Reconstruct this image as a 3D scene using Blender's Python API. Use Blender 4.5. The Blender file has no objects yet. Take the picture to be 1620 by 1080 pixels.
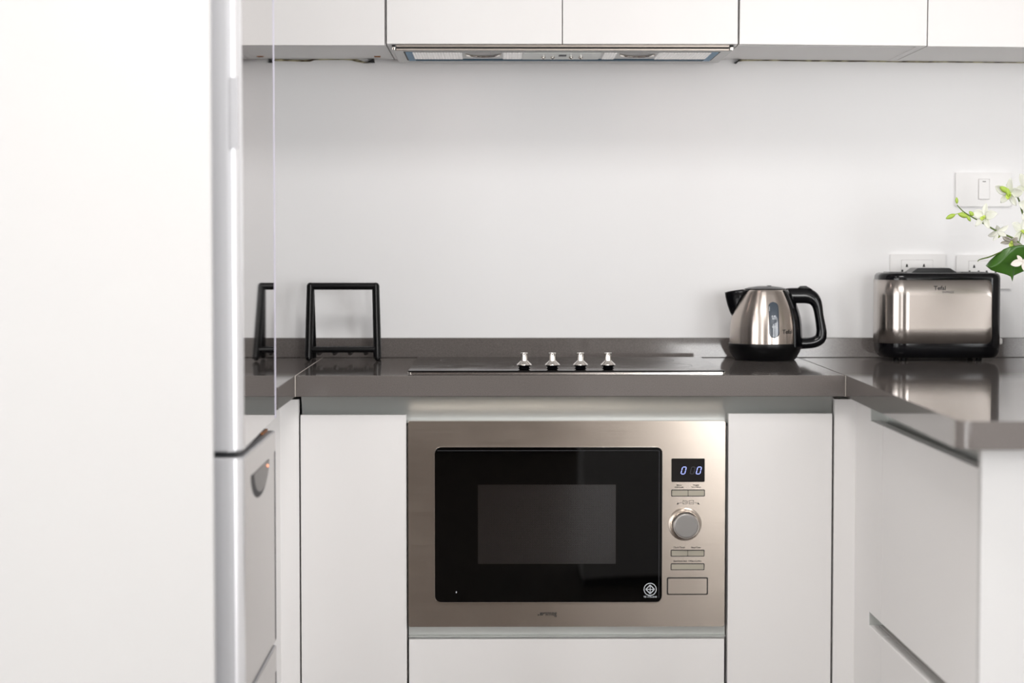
import bpy, bmesh, math, random
from mathutils import Vector, Matrix
random.seed(7)
PI = math.pi
sc = bpy.context.scene
COL = sc.collection

# ------------------------------------------------------------------ camera
F = 3240.0
CZ = 1.145
PITCH = math.atan(155 / F)
YAW = math.atan(25 / F)
cam_d = bpy.data.cameras.new('camera')
cam = bpy.data.objects.new('camera', cam_d)
COL.objects.link(cam)
cam.location = (0, 0, CZ)
cam.rotation_euler = (PI / 2 - PITCH, 0, -YAW)
cam_d.sensor_width = 36
cam_d.lens = F / 1620 * 36
cam_d.clip_start = 0.05
cam_d.dof.use_dof = True
cam_d.dof.focus_distance = 4.0
cam_d.dof.aperture_fstop = 3.0
sc.camera = cam

# ------------------------------------------------------------------ world, light, exposure
world = bpy.data.worlds.new('world')
sc.world = world
world.use_nodes = True
bg = world.node_tree.nodes['Background']
bg.inputs['Color'].default_value = (0.93, 0.96, 1.0, 1)
bg.inputs['Strength'].default_value = 1.6

def area(name, loc, rot, sx, sy, power, color):
    d = bpy.data.lights.new(name, 'AREA')
    d.shape = 'RECTANGLE'
    d.size, d.size_y = sx, sy
    d.energy = power
    d.color = color
    o = bpy.data.objects.new(name, d)
    o.location = loc
    o.rotation_euler = rot
    COL.objects.link(o)
    return o
# daylight through the windows of the room
area('daylight_rear_left', (-1.95, -4.49, 1.25), (PI / 2, 0, 0), 1.1, 2.1, 20, (1.0, 0.985, 0.97))
area('daylight_rear_right', (1.65, -4.49, 1.30), (PI / 2, 0, 0), 1.1, 2.0, 66, (1.0, 0.985, 0.97))
area('daylight_right', (3.09, -0.1, 1.25), (PI / 2, 0, PI / 2), 2.0, 2.1, 60, (0.985, 0.985, 1.0))
area('daylight_right_rear', (3.09, -2.4, 1.25), (PI / 2, 0, PI / 2), 1.4, 2.1, 70, (0.98, 0.99, 1.0))
area('daylight_left', (-2.69, -0.2, 1.25), (PI / 2, 0, -PI / 2), 1.8, 2.1, 54, (1.0, 0.985, 0.97))
# flat ceiling lamp of the kitchen
area('ceiling_lamp_light', (0.1, 2.45, 2.50), (0, 0, 0), 0.7, 0.7, 15, (1.0, 0.97, 0.95))

vs = sc.view_settings
sc.display_settings.display_device = 'sRGB'
vs.view_transform = 'Standard'
vs.look = 'None'
vs.gamma = 1
vs.use_curve_mapping = False
vs.exposure = 0.58
cy = sc.cycles
cy.use_denoising = True
cy.max_bounces = 10
cy.diffuse_bounces = 5
cy.glossy_bounces = 6
cy.caustics_reflective = True
cy.caustics_refractive = False
cy.sample_clamp_indirect = 4

# ------------------------------------------------------------------ pixel <-> place
_R = Matrix.Rotation(-YAW, 3, 'Z') @ Matrix.Rotation(PI / 2 - PITCH, 3, 'X')
def W(px, py, Y):
    """world X and Z at distance Y of what the photograph shows at px, py"""
    d = _R @ Vector(((px - 810) / F, -(py - 540) / F, -1))
    t = Y / d.y
    return d.x * t, CZ + d.z * t
def P(px, py, Y):
    x, z = W(px, py, Y)
    return Vector((x, Y, z))

# ------------------------------------------------------------------ mesh building
class MB:
    def __init__(self):
        self.bm = bmesh.new()
    def _add(self, verts, faces):
        vs_ = [self.bm.verts.new(v) for v in verts]
        for f in faces:
            try:
                self.bm.faces.new([vs_[i] for i in f])
            except ValueError:
                pass
        return vs_
    def box(self, x0, x1, y0, y1, z0, z1, bev=0, seg=2):
        t = bmesh.new()
        v = [t.verts.new((x, y, z)) for x in (x0, x1) for y in (y0, y1) for z in (z0, z1)]
        for f in ((0, 1, 3, 2), (4, 6, 7, 5), (0, 4, 5, 1), (2, 3, 7, 6), (0, 2, 6, 4), (1, 5, 7, 3)):
            t.faces.new([v[i] for i in f])
        if bev:
            bmesh.ops.bevel(t, geom=list(t.edges), offset=bev, segments=seg, affect='EDGES', profile=0.5)
        self.merge(t)
        return self
    def merge(self, t):
        m = {}
        for v in t.verts:
            m[v] = self.bm.verts.new(v.co)
        for f in t.faces:
            try:
                self.bm.faces.new([m[v] for v in f.verts])
            except ValueError:
                pass
        t.free()
    def prism(self, pts, a0, a1, axis='y', bev=0, seg=2):
        """polygon pts extruded along an axis; pts are (x,z) for y, (y,z) for x, (x,y) for z"""
        def mk(p, a):
            if axis == 'y': return (p[0], a, p[1])
            if axis == 'x': return (a, p[0], p[1])
            return (p[0], p[1], a)
        t = bmesh.new()
        A = [t.verts.new(mk(p, a0)) for p in pts]
        B = [t.verts.new(mk(p, a1)) for p in pts]
        n = len(pts)
        t.faces.new(A); t.faces.new(B[::-1])
        caps = list(t.faces)
        for i in range(n):
            t.faces.new((A[i], A[(i + 1) % n], B[(i + 1) % n], B[i]))
        if bev:
            es = set()
            for f in caps: es.update(f.edges)
            bmesh.ops.bevel(t, geom=list(es), offset=bev, segments=seg, affect='EDGES', profile=0.5)
        self.merge(t)
        return self
    def lathe(self, prof, c, seg=64, a0=0, a1=2 * PI, axis='z'):
        """prof: (radius, height) pairs round an axis through c"""
        full = abs(a1 - a0 - 2 * PI) < 1e-6
        n = seg if full else seg + 1
        rows = []
        for r, h in prof:
            row = []
            for i in range(n):
                a = a0 + (a1 - a0) * i / seg
                if axis == 'z': p = (c[0] + r * math.cos(a), c[1] + r * math.sin(a), c[2] + h)
                elif axis == 'y': p = (c[0] + r * math.cos(a), c[1] - h, c[2] + r * math.sin(a))
                else: p = (c[0] + h, c[1] + r * math.cos(a), c[2] + r * math.sin(a))
                row.append(self.bm.verts.new(p))
            rows.append(row)
        for j in range(len(rows) - 1):
            for i in range(n if full else n - 1):
                k = (i + 1) % n
                try: self.bm.faces.new((rows[j][i], rows[j][k], rows[j + 1][k], rows[j + 1][i]))
                except ValueError: pass
        if full:
            for row in (rows[0], rows[-1]):
                try: self.bm.faces.new(row)
                except ValueError: pass
        return self
    def tube(self, pts, rad, seg=12, flat=1.0, caps=True):
        pts = [Vector(p) for p in pts]
        n = len(pts)
        if not hasattr(rad, '__len__'): rad = [rad] * n
        rows = []
        up = Vector((0, 0, 1))
        t0 = (pts[1] - pts[0]).normalized()
        if abs(t0.dot(up)) > 0.9: up = Vector((0, 1, 0))
        nrm = t0.cross(up).normalized()
        for i, p in enumerate(pts):
            if i == 0: t = pts[1] - pts[0]
            elif i == n - 1: t = pts[-1] - pts[-2]
            else: t = (pts[i + 1] - p).normalized() + (p - pts[i - 1]).normalized()
            t.normalize()
            nrm = (nrm - t * nrm.dot(t)).normalized()
            b = t.cross(nrm)
            rows.append([self.bm.verts.new(p + (nrm * math.cos(2 * PI * k / seg) + b * math.sin(2 * PI * k / seg) * (flat[i] if hasattr(flat, '__len__') else flat)) * rad[i]) for k in range(seg)])
        for j in range(n - 1):
            for k in range(seg):
                self.bm.faces.new((rows[j][k], rows[j][(k + 1) % seg], rows[j + 1][(k + 1) % seg], rows[j + 1][k]))
        if caps:
            self.bm.faces.new(rows[0][::-1]); self.bm.faces.new(rows[-1])
        return self
    def grid(self, fn, nu, nv):
        rows = [[self.bm.verts.new(fn(i / nu, j / nv)) for i in range(nu + 1)] for j in range(nv + 1)]
        for j in range(nv):
            for i in range(nu):
                self.bm.faces.new((rows[j][i], rows[j][i + 1], rows[j + 1][i + 1], rows[j + 1][i]))
        return self
    def sphere(self, c, r, sx=1, sy=1, sz=1, seg=16):
        t = bmesh.new()
        bmesh.ops.create_uvsphere(t, u_segments=seg, v_segments=seg // 2, radius=r)
        for v in t.verts:
            v.co = Vector((v.co.x * sx + c[0], v.co.y * sy + c[1], v.co.z * sz + c[2]))
        self.merge(t)
        return self
    def build(self, name, m, parent=None, smooth=True, angle=32, solid=0):
        bmesh.ops.remove_doubles(self.bm, verts=self.bm.verts, dist=1e-6)
        bmesh.ops.recalc_face_normals(self.bm, faces=self.bm.faces)
        off = Vector((0, 0, 0))
        p = parent
        while p is not None:
            off += p.location
            p = p.parent
        for v in self.bm.verts: v.co -= off
        me = bpy.data.meshes.new(name)
        self.bm.to_mesh(me); self.bm.free()
        o = bpy.data.objects.new(name, me)
        COL.objects.link(o)
        me.materials.append(m)
        if smooth:
            for p_ in me.polygons: p_.use_smooth = True
            me.set_sharp_from_angle(angle=math.radians(angle))
        if parent is not None: o.parent = parent
        if angle < 45:
            wn = o.modifiers.new('normals', 'WEIGHTED_NORMAL'); wn.keep_sharp = True; wn.weight = 100
        if solid:
            s = o.modifiers.new('solid', 'SOLIDIFY'); s.thickness = solid; s.offset = 0
        return o

def thing(name, loc, label, cat, group=None):
    o = bpy.data.objects.new(name, None)
    o.empty_display_size = 0.05
    COL.objects.link(o)
    o.location = loc
    o['label'] = label; o['category'] = cat
    if group: o['group'] = group
    return o
def tag(o, label, cat, group=None):
    o['label'] = label; o['category'] = cat
    if group: o['group'] = group
    return o
def struct(o):
    o['kind'] = 'structure'
    return o

def rrect(x0, x1, z0, z1, r, n=6):
    pts = []
    for cx, cz, a in ((x1 - r, z1 - r, 0), (x0 + r, z1 - r, PI / 2), (x0 + r, z0 + r, PI), (x1 - r, z0 + r, 3 * PI / 2)):
        for i in range(n + 1):
            t = a + PI / 2 * i / n
            pts.append((cx + r * math.cos(t), cz + r * math.sin(t)))
    return pts

def text_mesh(s, size, bold=0.0, shear=0.0, width=1.0, align='LEFT'):
    """outline of a word as a flat bmesh in x,y"""
    cu = bpy.data.curves.new('lettering', 'FONT')
    cu.body = s; cu.size = size; cu.offset = bold; cu.shear = shear
    cu.align_x = align; cu.resolution_u = 4
    o = bpy.data.objects.new('lettering', cu)
    COL.objects.link(o)
    bpy.context.view_layer.update()
    me = bpy.data.meshes.new_from_object(o.evaluated_get(bpy.context.evaluated_depsgraph_get()))
    bpy.data.objects.remove(o); bpy.data.curves.remove(cu)
    b = bmesh.new(); b.from_mesh(me); bpy.data.meshes.remove(me)
    for v in b.verts: v.co.x *= width
    return b
def put_text(mb, s, x, y, z, size, **k):
    b = text_mesh(s, size, **k)
    for v in b.verts: v.co = Vector((x + v.co.x, y, z + v.co.y))
    mb.merge(b)

def smooth_path(pts_, n_=6):
    out = []
    for i in range(len(pts_) - 1):
        p0 = pts_[max(0, i - 1)]; p1 = pts_[i]; p2 = pts_[i + 1]; p3 = pts_[min(len(pts_) - 1, i + 2)]
        for k in range(n_):
            u = k / n_
            out.append(.5 * ((2 * p1) + (p2 - p0) * u + (2 * p0 - 5 * p1 + 4 * p2 - p3) * u * u + (3 * p1 - p0 - 3 * p2 + p3) * u ** 3))
    out.append(pts_[-1]); return out

# ------------------------------------------------------------------ materials
def mat(name, color, rough=0.5, metal=0.0, spec=0.5, coat=0.0, coat_r=0.05, emit=None, es=0, trans=0, ior=1.5, sss=0):
    m = bpy.data.materials.new(name)
    m.use_nodes = True
    b = m.node_tree.nodes['Principled BSDF']
    b.inputs['Base Color'].default_value = (*color, 1)
    b.inputs['Roughness'].default_value = rough
    b.inputs['Metallic'].default_value = metal
    b.inputs['Specular IOR Level'].default_value = spec
    b.inputs['Coat Weight'].default_value = coat
    b.inputs['Coat Roughness'].default_value = coat_r
    b.inputs['IOR'].default_value = ior
    b.inputs['Transmission Weight'].default_value = trans
    if sss:
        b.inputs['Subsurface Weight'].default_value = sss
        b.inputs['Subsurface Radius'].default_value = (0.01, 0.01, 0.006)
    if emit:
        b.inputs['Emission Color'].default_value = (*emit, 1)
        b.inputs['Emission Strength'].default_value = es
    return m
def nodes(m): return m.node_tree.nodes, m.node_tree.links, m.node_tree.nodes['Principled BSDF']
def noise_bump(m, scale, strength, dist=0.001, stretch=(1, 1, 1), detail=3):
    n, l, b = nodes(m)
    tc = n.new('ShaderNodeTexCoord'); mp = n.new('ShaderNodeMapping'); ns = n.new('ShaderNodeTexNoise'); bp = n.new('ShaderNodeBump')
    mp.inputs['Scale'].default_value = stretch
    ns.inputs['Scale'].default_value = scale; ns.inputs['Detail'].default_value = detail
    bp.inputs['Strength'].default_value = strength; bp.inputs['Distance'].default_value = dist
    l.new(tc.outputs['Object'], mp.inputs['Vector']); l.new(mp.outputs['Vector'], ns.inputs['Vector'])
    l.new(ns.outputs['Fac'], bp.inputs['Height']); l.new(bp.outputs['Normal'], b.inputs['Normal'])
    return ns
def noise_color(m, scale, c0, c1, lo=0.4, hi=0.6, stretch=(1, 1, 1), detail=3):
    n, l, b = nodes(m)
    tc = n.new('ShaderNodeTexCoord'); mp = n.new('ShaderNodeMapping'); ns = n.new('ShaderNodeTexNoise'); cr = n.new('ShaderNodeValToRGB')
    mp.inputs['Scale'].default_value = stretch
    ns.inputs['Scale'].default_value = scale; ns.inputs['Detail'].default_value = detail
    cr.color_ramp.elements[0].position = lo; cr.color_ramp.elements[1].position = hi
    cr.color_ramp.elements[0].color = (*c0, 1); cr.color_ramp.elements[1].color = (*c1, 1)
    l.new(tc.outputs['Object'], mp.inputs['Vector']); l.new(mp.outputs['Vector'], ns.inputs['Vector'])
    l.new(ns.outputs['Fac'], cr.inputs['Fac']); l.new(cr.outputs['Color'], b.inputs['Base Color'])
def noise_rough(m, scale, r0, r1, stretch=(1, 1, 1), detail=4, lo=0.35, hi=0.65):
    n, l, b = nodes(m)
    tc = n.new('ShaderNodeTexCoord'); mp = n.new('ShaderNodeMapping'); ns = n.new('ShaderNodeTexNoise'); mr = n.new('ShaderNodeMapRange')
    mp.inputs['Scale'].default_value = stretch
    ns.inputs['Scale'].default_value = scale; ns.inputs['Detail'].default_value = detail
    mr.inputs['From Min'].default_value = lo; mr.inputs['From Max'].default_value = hi
    mr.inputs['To Min'].default_value = r0; mr.inputs['To Max'].default_value = r1
    l.new(tc.outputs['Object'], mp.inputs['Vector']); l.new(mp.outputs['Vector'], ns.inputs['Vector'])
    l.new(ns.outputs['Fac'], mr.inputs['Value']); l.new(mr.outputs['Result'], b.inputs['Roughness'])

M = {}
M['wall'] = mat('wall_paint', (0.87, 0.867, 0.867), 0.55); noise_bump(M['wall'], 60, 0.12, 0.001)
M['cream'] = mat('cream_wall_paint', (0.66, 0.63, 0.60), 0.6)
M['ceiling'] = mat('ceiling_paint', (0.85, 0.845, 0.83), 0.7)
M['darkwood'] = mat('dark_wood', (0.035, 0.025, 0.02), 0.45); noise_color(M['darkwood'], 3, (0.025, 0.017, 0.013), (0.06, 0.04, 0.03), 0.3, 0.7, (10, 10, 1))
M['floor'] = mat('floor_boards', (0.09, 0.06, 0.045), 0.4); noise_color(M['floor'], 2, (0.035, 0.024, 0.018), (0.08, 0.058, 0.045), 0.3, 0.7, (8, 1, 1))
M['white'] = mat('white_lacquer', (0.80, 0.785, 0.775), 0.3, spec=0.4)
M['white_up'] = mat('white_wall_cabinet_lacquer', (0.79, 0.775, 0.765), 0.3, spec=0.4)
M['panel'] = mat('white_lacquer_darkened', (0.61, 0.602, 0.595), 0.35, spec=0.3)  # same white lacquer, colour darkened so the strongly lit end panels don't blow out
M['carcass'] = mat('cabinet_carcass', (0.62, 0.60, 0.58), 0.5)
M['melamine'] = mat('white_melamine', (0.85, 0.84, 0.83), 0.4)
M['alu'] = mat('anodised_aluminium', (0.60, 0.615, 0.595), 0.38, 0.7)
M['stone'] = mat('grey_quartz', (0.135, 0.118, 0.11), 0.13, spec=0.55)
noise_color(M['stone'], 900, (0.115, 0.103, 0.097), (0.178, 0.16, 0.151), 0.35, 0.65, detail=2)
noise_rough(M['stone'], 6, 0.05, 0.08)
M['grout'] = mat('joint_filler', (0.6, 0.55, 0.5), 0.6)
M['hob'] = mat('hob_glass', (0.012, 0.011, 0.011), 0.08, spec=0.25); noise_rough(M['hob'], 14, 0.06, 0.11)
M['blackgloss'] = mat('black_gloss_plastic', (0.003, 0.003, 0.004), 0.1, spec=.3)
M['black'] = mat('black_plastic', (0.003, 0.003, 0.0035), 0.28, spec=.25)
M['blackmatt'] = mat('black_matt', (0.004, 0.004, 0.004), 0.6)
M['chrome'] = mat('chrome', (0.82, 0.78, 0.74), 0.12, 1.0)
M['steel'] = mat('brushed_steel', (0.52, 0.46, 0.405), 0.2, 1.0)
def brushed(m, stretch, r0, r1, bump=0.02):
    n, l, b = nodes(m)
    tc = n.new('ShaderNodeTexCoord'); mp = n.new('ShaderNodeMapping'); ns = n.new('ShaderNodeTexNoise')
    mp.inputs['Scale'].default_value = stretch; ns.inputs['Scale'].default_value = 10; ns.inputs['Detail'].default_value = 4
    l.new(tc.outputs['Object'], mp.inputs['Vector']); l.new(mp.outputs['Vector'], ns.inputs['Vector'])
    # smudges
    n2 = n.new('ShaderNodeTexNoise'); n2.inputs['Scale'].default_value = 14; n2.inputs['Detail'].default_value = 5
    l.new(tc.outputs['Object'], n2.inputs['Vector'])
    ad = n.new('ShaderNodeMath'); ad.operation = 'ADD'
    ml = n.new('ShaderNodeMath'); ml.operation = 'MULTIPLY'; ml.inputs[1].default_value = 0.5
    l.new(ns.outputs['Fac'], ml.inputs[0]); l.new(ml.outputs[0], ad.inputs[0])
    ml2 = n.new('ShaderNodeMath'); ml2.operation = 'MULTIPLY'; ml2.inputs[1].default_value = 0.5
    l.new(n2.outputs['Fac'], ml2.inputs[0]); l.new(ml2.outputs[0], ad.inputs[1])
    mr = n.new('ShaderNodeMapRange'); mr.inputs['From Min'].default_value = 0.35; mr.inputs['From Max'].default_value = 0.65
    mr.inputs['To Min'].default_value = r0; mr.inputs['To Max'].default_value = r1
    l.new(ad.outputs[0], mr.inputs['Value']); l.new(mr.outputs['Result'], b.inputs['Roughness'])
    bp = n.new('ShaderNodeBump'); bp.inputs['Strength'].default_value = bump; bp.inputs['Distance'].default_value = 0.0005
    l.new(ns.outputs['Fac'], bp.inputs['Height']); l.new(bp.outputs['Normal'], b.inputs['Normal'])
brushed(M['steel'], (0.5, 8, 40), 0.19, 0.23, 0.002)
n, l, b = nodes(M['steel'])
b.inputs['Anisotropic'].default_value = 0.93
cv = n.new('ShaderNodeCombineXYZ'); cv.inputs[2].default_value = 1.0
l.new(cv.outputs[0], b.inputs['Tangent'])
M['ksteel'] = mat('kettle_steel', (0.55, 0.49, 0.445), 0.2, 1.0); brushed(M['ksteel'], (2, 2, 60), 0.23, 0.26, 0.0)
M['tsteel'] = mat('toaster_steel', (0.46, 0.42, 0.39), 0.2, 1.0); brushed(M['tsteel'], (2, 2, 60), 0.22, 0.25, 0.0)
for k_ in ('ksteel', 'tsteel'):
    n, l, b = nodes(M[k_])
    b.inputs['Anisotropic'].default_value = 0.9
    cv = n.new('ShaderNodeCombineXYZ'); cv.inputs[2].default_value = 1.0
    l.new(cv.outputs[0], b.inputs['Tangent'])
M['mwglass'] = mat('oven_door_glass', (0.0015, 0.0015, 0.0015), 0.015, spec=0.3)
M['display'] = mat('display_glass', (0.004, 0.003, 0.003), 0.05)
M['digit'] = mat('lit_digit', (0.3, 0.35, 0.8), 0.5, emit=(0.32, 0.38, 1.0), es=.9)
M['digit_off'] = mat('unlit_digit', (0.06, 0.06, 0.08), 0.4)
M['ink'] = mat('black_print', (0.01, 0.009, 0.009), 0.5)
M['inkgrey'] = mat('grey_print', (0.12, 0.105, 0.10), 0.5)
M['inkwhite'] = mat('pale_print', (0.62, 0.66, 0.70), 0.5)
M['button'] = mat('pale_button', (0.42, 0.39, 0.32), 0.4, 0.2)
M['knobgrey'] = mat('knob_face', (0.33, 0.32, 0.31), 0.35, 0.8)
M['fridge'] = mat('fridge_silver', (0.42, 0.42, 0.435), 0.4, 0.1)
M['fridgefront'] = mat('fridge_mirror_front', (0.64, 0.62, 0.615), 0.03, 1.0)
M['fridgelow'] = mat('fridge_lower_front', (0.50, 0.475, 0.46), 0.2, 0.9)
M['cornertrim'] = mat('polished_corner_trim', (0.88, 0.88, 0.90), 0.3, 0.6)
M['pocketgrey'] = mat('pocket_grey', (0.17, 0.16, 0.155), 0.35, 0.3)
M['lilactrim'] = mat('pale_edge_trim', (0.62, 0.60, 0.70), 0.3, 0.1)
M['dark'] = mat('dark_gasket', (0.02, 0.02, 0.025), 0.5)
M['led'] = mat('orange_lamp', (0.9, 0.3, 0.15), 0.4, emit=(1.0, 0.35, 0.2), es=.8)
M['hoodgrey'] = mat('hood_grey_metal', (0.56, 0.56, 0.55), 0.35, 0.3)
M['hoodtan'] = mat('hood_rail_metal', (0.42, 0.37, 0.33), 0.3, 0.6)
M['film'] = mat('blue_protective_film', (0.004, 0.075, 0.14), 0.5, spec=.15)
M['filmpale'] = mat('pale_blue_film', (0.20, 0.36, 0.52), 0.5, spec=.2)
M['lens'] = mat('ribbed_lamp_cover', (0.72, 0.70, 0.69), 0.25, emit=(1.0, .96, .93), es=.12)  # faint glow added to the covers; the hood lamps themselves are off
def ribs(m, scale):
    n, l, b = nodes(m)
    tc = n.new('ShaderNodeTexCoord'); w = n.new('ShaderNodeTexWave'); w.bands_direction = 'X'; w.inputs['Scale'].default_value = scale
    bp = n.new('ShaderNodeBump'); bp.inputs['Strength'].default_value = 0.8; bp.inputs['Distance'].default_value = 0.001
    l.new(tc.outputs['Object'], w.inputs['Vector']); l.new(w.outputs['Fac'], bp.inputs['Height']); l.new(bp.outputs['Normal'], b.inputs['Normal'])
ribs(M['lens'], 55)
M['sealant'] = mat('old_sealant', (0.35, 0.30, 0.15), 0.8); noise_color(M['sealant'], 45, (0.05, 0.03, 0.012), (0.50, 0.46, 0.30), 0.42, 0.6, (1, 3, 3))
M['copper'] = mat('copper_screw', (0.32, 0.12, 0.03), 0.45, 0.5)
M['socket'] = mat('white_socket_plastic', (0.82, 0.81, 0.80), 0.35)
M['line'] = mat('grey_groove', (0.45, 0.43, 0.42), 0.6)
M['gauge'] = mat('smoked_gauge', (0.055, 0.072, 0.095), 0.1, coat=0.5)
M['petal'] = mat('white_petal', (0.80, 0.81, 0.72), 0.5, sss=0.25)
M['petalpink'] = mat('blush_petal', (0.80, 0.75, 0.69), 0.5, sss=0.25)
M['lime'] = mat('lime_throat', (0.55, 0.68, 0.14), 0.5, sss=0.15)
M['budgreen'] = mat('green_bud', (0.40, 0.56, 0.08), 0.45)
M['stem'] = mat('green_stem', (0.11, 0.17, 0.03), 0.45)
M['leaf'] = mat('leaf_green', (0.035, 0.12, 0.012), 0.3); noise_color(M['leaf'], 5, (0.018, 0.065, 0.006), (0.045, 0.13, 0.014), 0.35, 0.65, (1, 1, 3))
M['ceramic'] = mat('white_ceramic', (0.8, 0.8, 0.78), 0.2)
M['glasspane'] = mat('window_glass', (1, 1, 1), 0.0, trans=1.0, ior=1.02)
M['frame'] = mat('window_frame_white', (0.75, 0.75, 0.75), 0.4)
# perforated screen behind the microwave glass
M['mesh'] = mat('perforated_screen', (0.03, 0.03, 0.032), 0.1, 1.0)
n, l, b = nodes(M['mesh'])
tc = n.new('ShaderNodeTexCoord'); mp = n.new('ShaderNodeMapping'); mp.inputs['Rotation'].default_value = (0, PI / 4, 0)
vo = n.new('ShaderNodeTexVoronoi'); vo.inputs['Scale'].default_value = 430; vo.inputs['Randomness'].default_value = 0
cr = n.new('ShaderNodeValToRGB'); cr.color_ramp.elements[0].position = 0.30; cr.color_ramp.elements[1].position = 0.42
cr.color_ramp.elements[0].color = (0.004, 0.004, 0.004, 1); cr.color_ramp.elements[1].color = (0.15, 0.15, 0.154, 1)
l.new(tc.outputs['Object'], mp.inputs['Vector']); l.new(mp.outputs['Vector'], vo.inputs['Vector'])
l.new(vo.outputs['Distance'], cr.inputs['Fac']); l.new(cr.outputs['Color'], b.inputs['Base Color'])

# ------------------------------------------------------------------ the room
YW = 4.414      # face of the back wall
RX0, RX1, RY0, RZ = -2.6, 3.0, -4.4, 2.6
struct(MB().box(RX0 - .1, RX1 + .1, RY0 - .1, YW + .12, -0.05, 0).build('floor', M['floor'], smooth=False))
struct(MB().box(RX0 - .1, RX1 + .1, RY0 - .1, YW + .12, RZ, RZ + .05).build('ceiling', M['ceiling'], smooth=False))
struct(MB().box(RX0 - .1, RX1 + .1, YW, YW + .12, 0, RZ).build('wall_back', M['wall'], smooth=False))
def side_wall(x0, x1, holes):
    w_ = MB(); y = RY0
    for h0, h1 in holes:
        w_.box(x0, x1, y, h0, 0, RZ).box(x0, x1, h0, h1, 0, .2).box(x0, x1, h0, h1, 2.3, RZ); y = h1
    return w_.box(x0, x1, y, YW, 0, RZ)
struct(side_wall(RX0 - .1, RX0, [(-1.1, .7)]).build('wall_left', M['cream'], smooth=False))
w = MB(); w.box(-1.22, -1.10, 2.90, YW, 0, RZ)
struct(w.build('wall_partition', M['wall'], smooth=False))
struct(side_wall(RX1, RX1 + .1, [(-3.1, -1.7), (-1.1, .9)]).build('wall_right', M['cream'], smooth=False))
w = MB(); x = RX0
for h0, h1 in ((-2.5, -1.4), (1.1, 2.2)):
    w.box(x, h0, RY0 - .1, RY0, 0, RZ).box(h0, h1, RY0 - .1, RY0, 0, .2).box(h0, h1, RY0 - .1, RY0, 2.3, RZ); x = h1
w.box(x, RX1, RY0 - .1, RY0, 0, RZ)
struct(w.build('wall_front', M['cream'], smooth=False))
def window(i, along, a0, a1, fixed):
    f = MB()
    t = 0.05
    def bx(p0, p1, z0, z1):
        if along == 'x': f.box(p0, p1, fixed, fixed + .06, z0, z1)
        else: f.box(fixed, fixed + .06, p0, p1, z0, z1)
    bx(a0, a0 + t, .2, 2.3); bx(a1 - t, a1, .2, 2.3); bx((a0 + a1) / 2 - t / 2, (a0 + a1) / 2 + t / 2, .25, 2.25)
    bx(a0 + t, a1 - t, .2, .25); bx(a0 + t, a1 - t, 2.25, 2.3)
    struct(f.build('window_%d' % i, M['frame'], smooth=False))
window(1, 'x', -2.5, -1.4, RY0 - .08)
window(5, 'x', 1.1, 2.2, RY0 - .08)
window(2, 'y', -3.1, -1.7, RX1 + .02)
window(3, 'y', -1.1, .9, RX1 + .02)
window(4, 'y', -1.1, .7, RX0 - .08)
# furniture of the room behind the camera, seen only mirrored in steel and glass
t = thing('wardrobe', (-0.25, -4.1, 0), 'tall dark wooden wardrobe against the wall behind the camera', 'wardrobe')
MB().box(-0.95, 0.46, -4.39, -3.83, 0, 2.57).build('body', M['darkwood'], t)
for x0, x1 in ((-0.945, -0.248), (-0.242, 0.455)): MB().box(x0, x1, -3.83, -3.81, 0.03, 2.56, 0.002).build('door', M['darkwood'], t)
t = thing('sideboard', (0.9, 0.8, 0), 'low white sideboard standing to the right of the camera', 'sideboard')
MB().prism([(0.285, 0.93), (1.5, 0.62), (1.5, 0.24), (0.285, 0.50)], 0.03, 0.80, 'z').build('body', M['white'], t)
MB().prism([(0.29, 0.92), (1.49, 0.60), (1.49, 0.26), (0.29, 0.51)], 0.0, 0.03, 'z').build('plinth', M['dark'], t)
t = thing('ceiling_lamp', (0.1, 2.45, RZ), 'flat square white ceiling lamp over the kitchen floor', 'ceiling lamp')
MB().box(-.26, 0.46, 2.09, 2.81, 2.515, 2.60, 0.005).build('housing', M['frame'], t)

# ------------------------------------------------------------------ worktops
ZT, ZB = 0.900, 0.8605
YF = 3.800      # front edge of the back run
YS = 4.394      # face of the upstand
XL = W(467.3, 594, YF)[0]
XR = W(1337.6, 593, YF)[0]
o = MB().box(XL + .0006, XR - .0006, YF, YS, ZB, ZT, 0.0012, 1).build('worktop', M['stone'])
tag(o, 'long grey quartz worktop running behind and under the hob', 'worktop')
xn = W(438.3, 613.8, 3.482)[0]
o = MB().prism([(-1.095, 3.482), (xn - .006, 3.482), (xn, 3.492), (XL - .0006, YF), (XL - .0006, YS), (-1.095, YS)], ZB, ZT, 'z', 0.0012, 1).build('worktop', M['stone'])
tag(o, 'short grey quartz worktop beside the refrigerator, joined by a pale seam', 'worktop')
xc, yc = W(1522, 666, 2.811)[0], 2.811
pts = [(XR + .0006, YS), (XR + .0006, YF)]
r = 0.022
for i in range(7):
    a = PI + PI / 2 * i / 6
    pts.append((xc - .004 + r + r * math.cos(a), yc + r + r * math.sin(a)))
pts += [(2.0, yc), (2.0, YS)]
o = MB().prism(pts, ZB, ZT, 'z', 0.0012, 1).build('worktop', M['stone'])
tag(o, 'grey quartz worktop of the right-hand peninsula with the toaster on it', 'worktop')
g = MB().box(XL - .0005, XL + .0005, YF - .0003, YS, ZB, ZT + .00015).build('joint_filler', M['grout'], smooth=False)
tag(g, 'thin pale filler in the worktop seam by the plate stand', 'filler')
g = MB().box(XR - .0004, XR + .0004, YF - .0003, YS, ZB, ZT - .001).build('joint_filler', M['grout'], smooth=False)
tag(g, 'thin pale filler in the worktop seam at the right inner corner', 'filler')
o = MB().box(-1.095, 2.98, YS, YW, ZT, ZT + 0.0425, 0.0012, 1).build('upstand', M['stone'])
tag(o, 'low grey quartz upstand along the foot of the white wall', 'upstand')

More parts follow.
